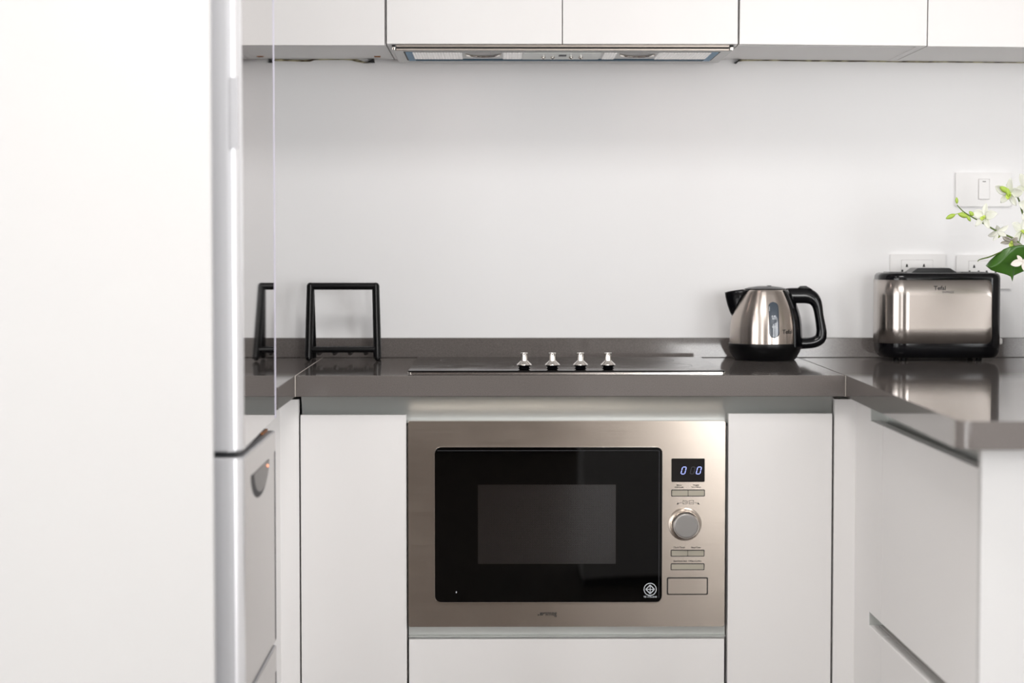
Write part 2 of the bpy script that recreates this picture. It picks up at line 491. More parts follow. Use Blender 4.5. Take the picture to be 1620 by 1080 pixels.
# ------------------------------------------------------------------ base cabinets, back run
YD = 3.833      # face of the doors
def X(px, Y): return W(px, 650, Y)[0]
DT = 0.824
x0, x1 = X(475, YD), X(642.8, YD)
t = thing('base_cabinet', ((x0 + x1) / 2, 4.1, 0), 'white gloss base cabinet left of the built-in microwave', 'cabinet', None)
MB().box(x0 - .002, x1 + .0005, YD + .024, YS, .12, .80).build('body', M['carcass'], t)
MB().box(x0, x1, YD, YD + .018, .125, DT, .0012).build('door', M['white'], t)
x2, x3 = X(1152.5, YD), X(1317.0, YD)
t = thing('base_cabinet', ((x2 + x3) / 2, 4.1, 0), 'white gloss base cabinet right of the built-in microwave', 'cabinet')
MB().box(x2 - .0005, x3 + .002, YD + .024, YS, .12, .80).build('body', M['carcass'], t)
MB().box(x2, x3, YD, YD + .018, .125, DT + .002, .0012).build('door', M['white'], t)
xm0, xm1 = X(645.3, YD - .006), X(1147.8, YD - .006)
t = thing('base_cabinet', ((xm0 + xm1) / 2, 4.1, 0), 'white gloss cabinet with a drawer below the microwave', 'cabinet')
b = MB()
b.box(x1 + .002, x1 + .018, YD + .03, YS, .12, .80).box(x2 - .018, x2 - .002, YD + .03, YS, .12, .80)
b.box(x1 + .018, x2 - .018, YD + .03, YS, .12, .136).box(x1 + .018, x2 - .018, YD + .03, YS, .375, .391).box(x1 + .018, x2 - .018, 4.37, YS, .136, .80)
b.build('body', M['carcass'], t)
zd = W(800, 1011, YD)[1]
MB().box(X(646, YD), X(1147.8, YD), YD, YD + .018, .125, zd, .0015).build('drawer', M['white'], t)
zm0, zm1 = W(897, 991.0, YD - .006)[1], W(897, 666.0, YD - .006)[1]
def channel(name, xa, xb, za, zb, yfront, lab):
    pr = [(yfront, zb)]
    for i in range(11):
        a = PI / 2 * i / 10
        pr.append((yfront + 0.026 * math.sin(PI * (i / 10) * 0.5 + 0.25) , zb - (zb - za) * (i / 10)))
    inner = [(y, z) for y, z in pr]
    outer = [(y + .002, z) for y, z in pr[::-1]]
    return tag(MB().prism(inner + outer, xa, xb, 'x').build(name, M['alu']), lab, 'handle profile')
channel('handle_profile', X(477, YD + .02), X(1317.5, YD + .02), .806, ZB, YD + .006, 'long grey aluminium handle profile under the back worktop')
MB().box(x1 + .003, x2 - .003, YD + .018, YD + .022, zd - .004, zm0 - .0005).box(x1 + .003, x2 - .003, YD + .004, YD + .018, W(897, 1006, YD)[1] - .0015, W(897, 1006, YD)[1]).build('handle_profile', M['alu'], t, smooth=False)

# corner fillers and side runs
yk = 3.708
xk = W(1377, 665.5, yk)[0]
xf0, xf1 = X(1320.3, YD), X(1354, YD)
o = MB().prism([(xf0, YD), (xf1, YD), (xk, yk), (xk + .018, yk), (xf1 + .018, YD + .018), (xf0, YD + .018)], .12, .853, 'z').build('corner_filler', M['white'])
tag(o, 'white corner filler strip where the right peninsula meets the back run', 'filler panel')
xg0, xg1 = X(442.6, YD), X(472.6, YD)
o = MB().prism([(xg1, YD), (xg0, YD), (xg0 - .004, yk), (xg0 - .022, yk), (xg0 - .018, YD + .018), (xg1, YD + .018)], .12, .853, 'z').build('corner_filler', M['white'])
tag(o, 'white corner filler strip behind the refrigerator at the left corner', 'filler panel')
# dark kicker behind all
k = MB().box(-1.05, 1.2, 3.905, 3.92, 0, .118).build('plinth', M['dark'], smooth=False)
tag(k, 'dark recessed plinth board along the floor under the back cabinets', 'plinth')

# left return cabinet
t = thing('base_cabinet', (-0.75, 3.6, 0), 'white gloss base cabinet squeezed behind the refrigerator under the short worktop', 'cabinet')
MB().box(-1.09, xg0 - .026, 3.49, 3.80, .12, ZB - .001).build('body', M['carcass'], t)
MB().box(xg0 - .022, xg0 - .004, 3.49, 3.704, .125, DT, .0012).build('door', M['white'], t)
MB().box(xg0 - .026, xg0 - .016, 3.49, 3.704, DT, ZB - .001).build('handle_profile', M['alu'], t)

# peninsula cabinet
yn = 2.893
xn2 = W(1553.5, 744.7, yn)[0]
def px_at(y): return xk + (xn2 - xk) * (yk - y) / (yk - yn)
t = thing('base_cabinet', (1.1, 3.3, 0), 'white gloss peninsula cabinet with deep drawers at the right', 'cabinet')
zg1, zg0 = W(1372.6, 967.5, yk)[1], W(1372.3, 988.2, yk)[1]
b = MB()
b.prism([(xk + .045, yk), (xn2 + .045, yn), (1.3, yn), (1.3, yk)], .12, ZB - .001, 'z')
b.prism([(xk + .019, yk), (xn2 + .019, yn), (1.3, yn), (1.3, yk)], .12, .45, 'z').prism([(xk + .019, yk), (xn2 + .019, yn), (1.3, yn), (1.3, yk)], .50, .80, 'z')
b.build('body', M['carcass'], t)
def side_panel(y_a, y_b, za, zb, nm, m=None):
    a, c = px_at(y_a), px_at(y_b)
    return MB().prism([(a, y_a), (c, y_b), (c + .018, y_b), (a + .018, y_a)], za, zb, 'z', .001, 1).build(nm, m or M['white'], t)
side_panel(yk, 3.597, zg1, DT, 'filler_strip')
side_panel(3.5945, yn, zg1, DT, 'drawer')
side_panel(yk, 3.597, .125, zg0, 'filler_strip')
side_panel(3.5945, yn, .125, zg0, 'drawer')
def gola(za, zb):
    a, c = px_at(yk), px_at(yn)
    g = MB()
    g.prism([(a + .032, yk), (c + .032, yn), (c + .034, yn), (a + .034, yk)], za, zb, 'z')
    g.prism([(a + .001, yk), (a + .034, yk), (a + .034, yk - .002), (a + .001, yk - .002)], za, zb, 'z')
    return g.build('handle_profile', M['alu'], t)
gola(DT - .01, ZB - .001)
gola(zg0 - .01, zg1 + .01)
xe = X(1553.5, 2.873)
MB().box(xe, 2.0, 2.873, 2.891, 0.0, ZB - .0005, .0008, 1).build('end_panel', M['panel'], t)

# ------------------------------------------------------------------ built-in microwave
YM = YD - .006
ym = YM
def XM(px, d=0): return W(px, 800, YM - d)[0]
def ZM(py, d=0): return W(897, py, YM - d)[1]
t = thing('built_in_microwave', ((xm0 + xm1) / 2, 4.0, zm0), 'built-in stainless steel microwave with black glass door and blue digits', 'microwave')
MB().box(x1 + .024, x2 - .024, YM + .022, 4.33, .4345, .80).build('body', M['carcass'], t)
MB().prism(rrect(xm0, xm1, zm0, zm1, .003), YM, YM + .020, 'y', .0012, 2).build('trim_frame', M['steel'], t)
dx0, dx1, dz0, dz1 = XM(688), XM(1047.3), ZM(951.5), ZM(707)
MB().prism(rrect(dx0 - .0012, dx1 + .0006, dz0 - .0012, dz1 + .0005, .012), YM - .0022, YM + .001, 'y', .0005, 1).build('door_rim', M['chrome'], t)
door = MB().prism(rrect(dx0, dx1, dz0, dz1, .011), YM - .004, YM + .001, 'y', .001, 2).build('door', M['mwglass'], t)
MB().prism(rrect(XM(756), XM(974), ZM(891), ZM(766), .001), YM - .0043, YM - .0038, 'y').build('window', M['mesh'], door, smooth=False)
b = MB()
b.box(XM(692), XM(1043), YM - .0044, YM - .0040, ZM(712.6), ZM(711.8)).box(XM(1042), XM(1043), YM - .0044, YM - .0040, ZM(945), ZM(712))
b.build('inner_edge', M['dark'], door, smooth=False)
# certification mark on the glass
b = MB()
cx, cz, R = XM(1028.7), ZM(931.5), .0121
def ring(mb, cx, cz, r0, r1, y0, y1, n=40):
    for i in range(n):
        a, c = 2 * PI * i / n, 2 * PI * (i + 1) / n
        p = [(cx + r * math.cos(q), cz + r * math.sin(q)) for r, q in ((r0, a), (r1, a), (r1, c), (r0, c))]
        mb.prism(p, y0, y1, 'y')
def stroke(mb, xa, za, xb, zb, wd, y0, y1):
    d = Vector((xb - xa, zb - za)); d.normalize(); nn = Vector((-d.y, d.x)) * wd / 2
    mb.prism([(xa + nn.x, za + nn.y), (xb + nn.x, zb + nn.y), (xb - nn.x, zb - nn.y), (xa - nn.x, za - nn.y)], y0, y1, 'y')
ya, yb_ = YM - .0044, YM - .0040
ring(b, cx, cz, R - .0013, R, ya, yb_)
dd = .0082
pp = [(cx, cz + dd), (cx + dd, cz), (cx, cz - dd), (cx - dd, cz)]
for i in range(4): stroke(b, *pp[i], *pp[(i + 1) % 4], .0017, ya, yb_)
stroke(b, cx, cz - dd, cx, cz + dd, .0013, ya, yb_); stroke(b, cx - dd, cz, cx + dd, cz, .0013, ya, yb_)
put_text(b, 'TIS 1773-2548', XM(1028.7), ya, ZM(944.5), .0042, align='CENTER', bold=.00008)
b.build('certification_mark', M['inkwhite'], door, smooth=False)
# display
disp = MB().prism(rrect(XM(1062), XM(1114.6), ZM(762.2), ZM(725), .0018), YM - .0012, YM + .001, 'y', .0004, 1).build('display', M['display'], t)
def seg_digit(mb, px, py, w_, h_, th):
    sh = .12 * h_
    def pt(u, v): return (XM(px) + u * w_ + sh * v * 2 - 0, ZM(py) + v * h_)
    g = .12
    for (u0, v0, u1, v1) in ((-.5 + g, .5, .5 - g, .5), (-.5 + g, -.5, .5 - g, -.5), (-.5, .04, -.5, .46), (.5, .04, .5, .46), (-.5, -.46, -.5, -.04), (.5, -.46, .5, -.04)):
        a, c = pt(u0, v0), pt(u1, v1)
        stroke(mb, *a, *c, th, YM - .0017, YM - .0013)
b = MB(); seg_digit(b, 1081.2, 744, .0072, .0130, .0013); seg_digit(b, 1105.2, 744, .0072, .0130, .0013); b.build('lit_digit', M['digit'], disp, smooth=False)
b = MB(); seg_digit(b, 1095.4, 744, .0068, .0128, .0009); b.build('unlit_digit', M['digit_off'], disp, smooth=False)
def btn(pxa, pxb, pya, pyb, split):
    MB().prism(rrect(XM(pxa), XM(pxb), ZM(pyb), ZM(pya), .0014), YM - .0006, YM + .001, 'y').build('button_surround', M['ink'], t, smooth=False)
    cuts = [pxa + 1.3] + ([(pxa + pxb) / 2 - .4, (pxa + pxb) / 2 + .4] if split else []) + [pxb - 1.3]
    for i in range(0, len(cuts), 2):
        MB().prism(rrect(XM(cuts[i]), XM(cuts[i + 1]), ZM(pyb - 1.3), ZM(pya + 1.3), .0006), YM - .0022, YM, 'y', .0004, 1).build('button', M['button'], t)
btn(1061.8, 1115, 774.3, 785.2, True)
btn(1061.5, 1114.8, 869.5, 880.2, True)
btn(1061.5, 1114.8, 891, 901.6, False)
MB().prism(rrect(XM(1055.3), XM(1120.6), ZM(940.8), ZM(913), .0028), YM - .0006, YM + .001, 'y').build('button_surround', M['ink'], t, smooth=False)
MB().prism(rrect(XM(1057.3), XM(1118.6), ZM(939), ZM(914.8), .0016), YM - .0018, YM, 'y', .0005, 1).build('open_button', M['steel'], t)
yy = YM - .0004
def tx(*rows, **k):
    q = MB()
    for s, px, py, sz in rows: put_text(q, s, XM(px), yy, ZM(py), sz, align='CENTER', bold=.00008, **k)
    q.build('button_lettering', M['ink'], t, smooth=False)
tx(('Micro./', 1074.5, 768.3, .0036), ('Grill/Combi.', 1074.5, 771.5, .0034))
tx(('Weight/', 1101, 768.3, .0036), ('Time Defrost', 1101, 771.3, .0034))
tx(('Clock/Timer', 1074.8, 867, .0043)); tx(('Stop/Clear', 1101.5, 867, .0043))
tx(('Start/Quick Start  +30Sec./Confirm', 1088, 888.5, .0041), width=.9)
b = MB()
# arrows and the little pictures above the knob
def bar(pxa, pya, pxb, pyb, wd=.0006): stroke(b, XM(pxa), ZM(pya), XM(pxb), ZM(pyb), wd, YM - .0005, YM - .0001)
for xa, xb in ((1080.3, 1086.1), (1090.2, 1097.2)):
    bar(xa, 791.5, xb, 791.5); bar(xa, 797, xb, 797); bar(xa, 791.5, xa, 797); bar(xb, 791.5, xb, 797)
bar(1083, 794.2, 1083, 792.3); bar(1083, 794.2, 1085, 794.8); bar(1087.8, 792, 1087.8, 796.5); bar(1091, 794.4, 1096.5, 794.4)
bar(1079, 794.5, 1073, 796.3); bar(1098.3, 794.5, 1104, 796.3)
for s, pxx in ((-1, 1072), (1, 1105)):
    b.prism([(XM(pxx + s * 2), ZM(798)), (XM(pxx - s * .6), ZM(794.5)), (XM(pxx - s * 1.6), ZM(797.5))], YM - .0005, YM - .0001, 'y')
b.build('knob_symbols', M['ink'], t, smooth=False)
# control knob
kx, kz = XM(1083.6), ZM(829)
MB().lathe([(.0315, 0), (.0310, .0012), (.0285, .0016), (.0255, .0003), (.024, .0002)], (kx, YM + .0002, kz), 56, axis='y').build('knob_dish', M['steel'], t)
kn = MB().lathe([(.0245, 0), (.0245, .004), (.0235, .006), (.0232, .018), (.0246, .020), (.0246, .0265), (.0235, .0278)], (kx, YM, kz), 56, axis='y').build('knob', M['chrome'], t)
MB().lathe([(.0252, .0205), (.0252, .0240)], (kx, YM, kz), 56, axis='y').build('knob_band', M['ink'], kn)
MB().lathe([(.0225, .0276), (.0215, .0284), (.0205, .0286)], (kx, YM, kz), 56, axis='y').build('knob_face', M['knobgrey'], kn)
# maker's logo: dots and word
b = MB()
for (u, v, rr) in ((851.8, 972.3, 1.15), (854.7, 972.3, 1.0), (857.6, 972.2, 1.25), (855.2, 969.4, 1.1), (858.1, 969.3, 1.1), (861.0, 969.4, 1.1), (863.2, 968.6, .7)):
    ring(b, XM(u), ZM(v), 0, rr * .00118, YM - .0005, YM - .0001, 12)
stroke(b, XM(855), ZM(972.4), XM(857), ZM(968.8), .0016, YM - .0005, YM - .0001); stroke(b, XM(858), ZM(972.2), XM(861.5), ZM(968.8), .0012, YM - .0005, YM - .0001)
put_text(b, 'smeg', XM(862.6), YM - .0004, ZM(973), .0122, bold=.00022, width=.86)
b.build('maker_logo', M['ink'], t, smooth=False)
MB().box(XM(721), XM(722.6), YM - .0045, YM - .004, ZM(937), ZM(934.5)).build('scratch', M['inkwhite'], door, smooth=False)

# ------------------------------------------------------------------ hob
hy0, hy1 = 3.556, 3.556
hy0 = 3.858; hy1 = 4.318
hx0, hx1 = W(645.5, 589, hy0)[0], W(1146.8, 588.5, hy0)[0]
t = thing('hob', ((hx0 + hx1) / 2, (hy0 + hy1) / 2, ZT), 'flat black glass hob set in the grey worktop with four chrome knobs', 'hob')
MB().prism(rrect(hx0, hx1, hy0, hy1, .006), ZT + .0002, ZT + .0055, 'z', .0018, 2).build('glass_top', M['hob'], t)
MB().prism(rrect(hx0 - .0012, hx1 + .0012, hy0 - .0012, hy1 + .0012, .007), ZT + .0001, ZT + .0018, 'z', .0003, 1).build('metal_edge', M['chrome'], t)
for p in (829.3, 874.0, 918.4, 962.0):
    ky = 3.887
    kx_ = W(p, 585, ky)[0]
    z0 = ZT + .0055
    kb = MB().lathe([(.0085, 0), (.0105, .001), (.0118, .0035), (.0095, .0055), (.0118, .0065), (.0125, .0085), (.0120, .0095), (.006, .0100)], (kx_, ky, z0), 40).build('knob', M['blackgloss'], t)
    MB().lathe([(.0135, .0085), (.0143, .0092), (.0138, .0105), (.0075, .0162), (.0066, .0178), (.0066, .0300), (.0070, .0312), (.0066, .0322), (.002, .0324)], (kx_, ky, z0), 40).build('knob_cap', M['chrome'], kb)
# faint cooking-zone rings
ZM_ = mat('zone_print', (.05, .045, .04), .4)
for (cx, cy_, rr) in ((-.03, 4.20, .085), (-.03, 4.00, .065), (.30, 4.20, .065), (.30, 4.02, .085)):
    zr = MB()
    for i in range(48):
        a, c = 2 * PI * i / 48, 2 * PI * (i + 1) / 48
        zr.prism([(cx + q * math.cos(w_), cy_ + q * math.sin(w_)) for q, w_ in ((rr - .0006, a), (rr, a), (rr, c), (rr - .0006, c))], ZT + .0054, ZT + .0056, 'z')
    zr.build('cooking_zone', ZM_, t, smooth=False)

# ------------------------------------------------------------------ plate stand
t = thing('plate_stand', (-.32, 4.30, ZT), 'black wire-thin square plate stand on the left of the worktop', 'stand')
rr = .0085
xl_t, xr_t = W(491.2, 450, 4.315)[0], W(594.5, 450, 4.315)[0]
xl_f, xr_f = W(488.3, 565, 4.262)[0], W(597.2, 565, 4.262)[0]
xl_b, xr_b = W(496.5, 560, 4.358)[0], W(599.0, 560, 4.358)[0]
ztp = W(540, 452.6, 4.315)[1]
fr = MB()
fr.tube([(xl_f, 4.262, ZT + .006), (xl_t, 4.313, ztp)], [rr * .98, rr * .92], 20)
fr.tube([(xr_f, 4.262, ZT + .006), (xr_t, 4.313, ztp)], [rr * .98, rr * .92], 20)
fr.tube([(xl_t, 4.313, ztp), (xr_t, 4.313, ztp)], rr * .88, 20)
for p in ((xl_t, 4.313, ztp), (xr_t, 4.313, ztp)): fr.sphere(p, rr * .93, seg=16)
for p in ((xl_f, 4.262, ZT + .0064), (xr_f, 4.262, ZT + .0064)): fr.sphere(p, .0063, seg=16)
fr.build('front_frame', M['black'], t)
MB().tube([(xl_b, 4.358, ZT + .006), (xl_t + .002, 4.322, ztp - .002)], [.0060, .0055], 16).sphere((xl_b, 4.358, ZT + .006), .0058, seg=14).build('back_leg', M['black'], t)
MB().tube([(xr_b, 4.358, ZT + .006), (xr_t - .002, 4.322, ztp - .002)], [.0060, .0055], 16).sphere((xr_b, 4.358, ZT + .006), .0058, seg=14).build('back_leg', M['black'], t)
zc = W(540, 553, 4.268)[1]
MB().tube([(xl_f, 4.268, zc), (xr_f, 4.268, zc)], .0060, 16).build('crossbar', M['black'], t)
zc2 = W(540, 550.5, 4.352)[1]
MB().tube([(xl_b, 4.350, zc2), (xr_b, 4.350, zc2)], .0042, 16).build('crossbar', M['black'], t)
for p in (506, 530.5, 555, 579.5):
    xx = W(p, 555, 4.31)[0]
    MB().tube([(xx, 4.268, zc - .003), (xx, 4.29, zc - .008), (xx, 4.33, zc2 - .006), (xx, 4.350, zc2)], [.0045, .005, .005, .004], 10).build('plate_rest', M['black'], t)

# ------------------------------------------------------------------ kettle
KY = 4.314
ks = KY / F
kxc = W(1210.3, 500, KY)[0]
def kz_(py): return ZT + (569.8 - py) * ks
def kx_(px): return kxc + (px - 1210.3) * ks
t = thing('kettle', (kxc, KY, ZT), 'brushed steel electric kettle with black handle, spout and base', 'kettle')
prof_px = [(543, 56.0), (535, 56.0), (520, 55.3), (510, 54.3), (500, 52.6), (492, 50.4), (484, 47.5), (476, 43.8), (468, 39.6), (462, 36.2), (459, 33.8), (457.6, 31)]
kp = [(r_ * ks, kz_(py)) for py, r_ in prof_px]
def krad(z):
    if z <= kp[0][1]: return kp[0][0]
    for (r0, z0), (r1, z1) in zip(kp, kp[1:]):
        if z <= z1: return r0 + (r1 - r0) * (z - z0) / (z1 - z0)
    return kp[-1][0]
body = MB().lathe([(r_, z - ZT) for r_, z in kp] + [(.01, kz_(457.4) - ZT)], (kxc, KY, ZT), 96).build('body', M['ksteel'], t)
z5 = lambda py: kz_(py) - ZT
MB().lathe([(.004, .0002), (46 * ks, .0002), (48 * ks, .0015), (51.5 * ks, z5(563)), (55.5 * ks, z5(556)), (57.5 * ks, z5(549)), (57.3 * ks, z5(543.5)), (56 * ks, z5(542.8)), (50 * ks, z5(542.5))], (kxc, KY, ZT), 96).build('base', M['black'], t)
ld = MB()
ld.lathe([(32.5 * ks, z5(458.5)), (32.8 * ks, z5(457.2)), (25 * ks, z5(455)), (12 * ks, z5(453.3)), (9 * ks, z5(454.4)), (2 * ks, z5(454.5))], (kxc, KY, ZT), 64)
lid = ld.build('lid', M['black'], t)
MB().box(kx_(1214), kx_(1219), KY - .012, KY + .012, kz_(455), kz_(452.2), .001).build('lid_tab', M['black'], lid)
hp = [(1236, 467, 9.5), (1248, 468, 11.8), (1262, 468.2, 12.3), (1275, 468.4, 12.3), (1284, 471.5, 11.4), (1290, 477.5, 9.6), (1293.5, 486, 8.0), (1296, 500, 7.2), (1299, 517, 7.7), (1300, 527, 8.4), (1298, 536, 9.2), (1290, 541.5, 9.0), (1277, 543.8, 8.6), (1262, 544, 9.0)]
hs = smooth_path([Vector(p) for p in hp], 6)
MB().tube([(kx_(p.x), KY, kz_(p.y)) for p in hs], [.0115] * len(hs), 28, flat=[p.z * ks / .0115 for p in hs]).build('handle', M['blackgloss'], t, angle=70)
MB().prism([(kx_(1261), kz_(457)), (kx_(1266), kz_(453)), (kx_(1275), kz_(452.8)), (kx_(1285), kz_(458.5))], KY - .006, KY + .006, 'y', .0015, 3).build('lid_button', M['black'], t)
# black spine between body and handle
sp = MB()
def spine(u, v):
    z = kz_(551) + (kz_(459) - kz_(551)) * v
    a = math.radians(-44 + 88 * u)
    r_ = krad(z) + .0012 + .004 * math.cos(a * 2) * 0.6
    return (kxc + r_ * math.cos(a), KY + r_ * math.sin(a), z)
sp.grid(spine, 16, 24)
sp.build('spine', M['blackgloss'], t, solid=.0012)
# spout
def keel(v):
    pts_ = [(1160.5, 504), (1155, 494), (1151, 482), (1148.3, 471), (1147.2, 463)]
    f = v * 4; i = min(3, int(f)); q = f - i
    return tuple(pts_[i][j] + (pts_[i + 1][j] - pts_[i][j]) * q for j in (0, 1))
s_ = MB()
def spout(u, v):
    kx0, ky0 = keel(v)
    z = kz_(ky0 - (4.0 * (1 - abs(2 * u - 1)) * 0) - (abs(2 * u - 1) ** 1.3) * (5 * v))
    w_ = .006 + .020 * v ** .8
    yy_ = w_ * (2 * u - 1)
    rb = krad(z) - .0015
    xb = kxc - math.sqrt(max(rb * rb - yy_ * yy_, 0))
    e = abs(2 * u - 1) ** 1.5
    return (kx_(kx0) * (1 - e) + xb * e, KY + yy_, z)
s_.grid(spout, 18, 14)
s_.build('spout', M['blackgloss'], t, solid=.002)
# gauge
def on_body(px, py, off):
    x = kx_(px); z = kz_(py); r_ = krad(z) + off
    return Vector((x, KY - math.sqrt(max(r_ * r_ - (x - kxc) ** 2, 0)), z))
g = MB()
def gz(u, v):
    hh = 28.0; hw = 7.9
    py = -hh + 2 * hh * v
    half = hw
    if abs(py) > hh - hw:
        q = abs(py) - (hh - hw)
        half = math.sqrt(max(hw * hw - q * q, 0.01))
    px = 1217.3 + .014 * (py) + half * (2 * u - 1)
    return on_body(px, 505 + py, .0009)
g.grid(gz, 8, 40)
gauge = g.build('water_gauge', M['gauge'], t, solid=.0012)
def body_text(s, px, py, size_px, off=.0018, **k):
    b_ = text_mesh(s, size_px, **k)
    for v in b_.verts: v.co = on_body(px + v.co.x, py - v.co.y, off)
    mb = MB(); mb.merge(b_)
    return mb
b = body_text('0.8L', 1217.6, 501, 4.6, align='CENTER', bold=.12); b2 = body_text('MAX', 1217.8, 504, 3.2, align='CENTER', bold=.08); b.merge(b2.bm)
b3 = body_text('0.5L', 1218, 517, 4.6, align='CENTER', bold=.12); b.merge(b3.bm)
b.build('gauge_lettering', M['inkwhite'], gauge, smooth=False)
b = body_text('Tefal', 1231, 526.5, 9.0, .0003, bold=.12, width=.95)
b.build('maker_lettering', M['ink'], t, smooth=False)
# power base lead-in foot
# ------------------------------------------------------------------ toaster
TY0, TY1 = 4.243, 4.388
ts = TY0 / F
tx0, tx1 = W(1391.5, 500, TY0 + .03)[0], W(1580.5, 500, TY0 + .03)[0]
tzb, tzt = ZT + .0065, W(1480, 431.5, TY0 + .01)[1]
t = thing('toaster', ((tx0 + tx1) / 2, (TY0 + TY1) / 2, ZT), 'wide brushed steel toaster with glossy black top and base', 'toaster')
def footprint(inset=0):
    rl, rrr = .055, .024
    pts_ = []
    def arc(cx, cy_, r_, a0, a1, n):
        for i in range(n + 1):
            a = a0 + (a1 - a0) * i / n
            pts_.append((cx + (r_ - inset) * math.cos(a), cy_ + (r_ - inset) * math.sin(a)))
    arc(tx1 - rrr, TY0 + rrr, rrr, 0, -PI / 2, 8)
    arc(tx0 + rl, TY0 + rl, rl, -PI / 2, -PI, 14)
    arc(tx0 + rl, TY1 - rl, rl, PI, PI / 2, 14)
    arc(tx1 - rrr, TY1 - rrr, rrr, PI / 2, 0, 8)
    return pts_
def stack(mb, layers):
    rows = [[mb.bm.verts.new((x, y, z)) for x, y in footprint(i_)] for i_, z in layers]
    n_ = len(rows[0])
    for a, c in zip(rows, rows[1:]):
        for i in range(n_): mb.bm.faces.new((a[i], a[(i + 1) % n_], c[(i + 1) % n_], c[i]))
    mb.bm.faces.new(rows[0]); mb.bm.faces.new(rows[-1])
b = MB()
H = tzt - tzb
stack(b, [(.016, tzb), (.010, tzb + .001), (.005, tzb + .005), (.0015, tzb + .013), (.0004, tzb + .024), (0, tzb + .03), (0, tzt - .012), (.001, tzt - .006), (.004, tzt - .002), (.009, tzt)])
b.build('body', M['blackgloss'], t, angle=50)
# steel wrap: walk the footprint from the right front round the left end
fp = footprint(-.0009)
acc = [0]
start = 8   # front straight begins
path = fp[start:start + 31]
path = [(W(1569.2, 500, TY0)[0], path[0][1])] + [p for p in path[0:] if p[0] < W(1569, 500, TY0)[0]]
dense = []
for a, c in zip(path, path[1:]):
    L = math.dist(a, c); nseg = max(1, int(L / .0012)) if L > .02 else 1
    for i in range(nseg): dense.append((a[0] + (c[0] - a[0]) * i / nseg, a[1] + (c[1] - a[1]) * i / nseg))
dense.append(path[-1])
sz0, sz1 = W(1480, 543.5, TY0)[1], W(1480, 442.8, TY0)[1]
b = MB(); s_acc = 0; prev = dense[0]; rows = []
rc = .0125
for p in dense:
    s_acc += math.dist(prev, p); prev = p
    c = rc - math.sqrt(max(rc * rc - (rc - s_acc) ** 2, 0)) if s_acc < rc else 0
    rows.append([b.bm.verts.new((p[0], p[1], z)) for z in [sz0 + c + (sz1 - sz0 - 2 * c) * j / 4 for j in range(5)]])
for a, c in zip(rows, rows[1:]):
    for j in range(4): b.bm.faces.new((a[j], a[j + 1], c[j + 1], c[j]))
b.build('steel_panel', M['tsteel'], t, solid=.0012, angle=60)
# top lid / warming cover with sloping ends
def TX(px, py=430, Y=TY0 + .06): return W(px, py, Y)[0]
yt = TY0 + .03
zt2 = W(1480, 423.5, TY0 + .07)[1]
MB().prism([(TX(1437), tzt - .001), (TX(1512), tzt - .001), (TX(1500), zt2 - .001), (TX(1497), zt2), (TX(1450), zt2), (TX(1447), zt2 - .001)], TY0 + .035, TY1 - .035, 'y', .0015, 2).build('bun_rack', M['black'], t)
for a_, c_ in ((1404, 1432), (1517, 1560)): MB().box(TX(a_), TX(c_), TY0 + .04, TY1 - .04, tzt - .001, tzt + .0012, .0005).build('slot_cover', M['black'], t)
for px_ in (1410 + 24, 1554):
    for yy_ in (TY0 + .032, TY1 - .035):
        xx = W(px_, 565, TY0)[0]
        MB().lathe([(.006, 0), (.0065, .001), (.0075, .0095)], (xx, yy_, ZT + .0002), 20).build('foot', M['black'], t)
for py_ in (465, 483, 501):
    zz = W(1578, py_, TY0 + .04)[1]
    MB().lathe([(.0062, -.002), (.0062, .0020), (.0052, .0034), (.001, .0036)], (tx1 - .0002 - .0015, TY0 + .030, zz), 24, axis='x').build('button', M['socket'], t)
zl = W(1583, 539.5, TY0 + .04)[1]
MB().box(tx1 - .001, tx1 + .0085, TY0 + .030, TY0 + .055, zl - .0065, zl + .0065, .003, 3).build('lever', M['socket'], t)
b = MB(); put_text(b, 'Tefal', W(1477, 460, TY0)[0], TY0 - .0019, W(1477, 458.3, TY0)[1], .0118, bold=.00018, width=1.08)
b.build('maker_lettering', M['ink'], t, smooth=False)
b = MB(); put_text(b, 'EXPRESS', W(1490.5, 460, TY0)[0], TY0 - .0019, W(1490, 463.6, TY0)[1], .0064, bold=.00002, width=1.0)
b.build('model_lettering', M['inkgrey'], t, smooth=False)

# ------------------------------------------------------------------ sockets and switch
YP = YW - .008
def plate(pxa, pya, label, cat, name, group=None):
    x0_, z1_ = W(pxa, pya, YP)
    tt = thing(name, (x0_ + .06, YW, z1_ - .036), label, cat, group)
    MB().prism(rrect(x0_, x0_ + .1195, z1_ - .0725, z1_, .0025), YP, YW - .0003, 'y', .0012, 2).build('plate', M['socket'], tt)
    return tt, x0_, z1_
def outlet(tt, x0_, z1_, dx):
    mx0, mx1, mz0, mz1 = x0_ + dx, x0_ + dx + .067, z1_ - .060, z1_ - .0125
    MB().prism(rrect(mx0 - .0006, mx1 + .0006, mz0 - .0006, mz1 + .0006, .001), YP - .0002, YP + .001, 'y').build('module_gap', M['line'], tt, smooth=False)
    md = MB().prism(rrect(mx0, mx1, mz0, mz1, .001), YP - .0012, YP + .001, 'y', .0004, 1).build('outlet_module', M['socket'], tt)
    h = MB()
    ty = YP - .0014
    for cx_ in (mx0 + .0112, mx0 + .0480):
        cz_ = z1_ - .0245
        h.prism([(cx_ - .0012, cz_ + .0035), (cx_ + .0012, cz_ + .0035), (cx_ + .0028, cz_ - .0030), (cx_ - .0028, cz_ - .0030)], ty, ty + .0005, 'y')
        for s in (-1, 1):
            xx = cx_ + s * .0098; zz = cz_ - .0110
            h.prism(rrect(xx - .0020, xx + .0020, zz - .0024, zz + .0024, .0012), ty, ty + .0005, 'y')
    h.build('pin_hole', M['blackmatt'], md, smooth=False)
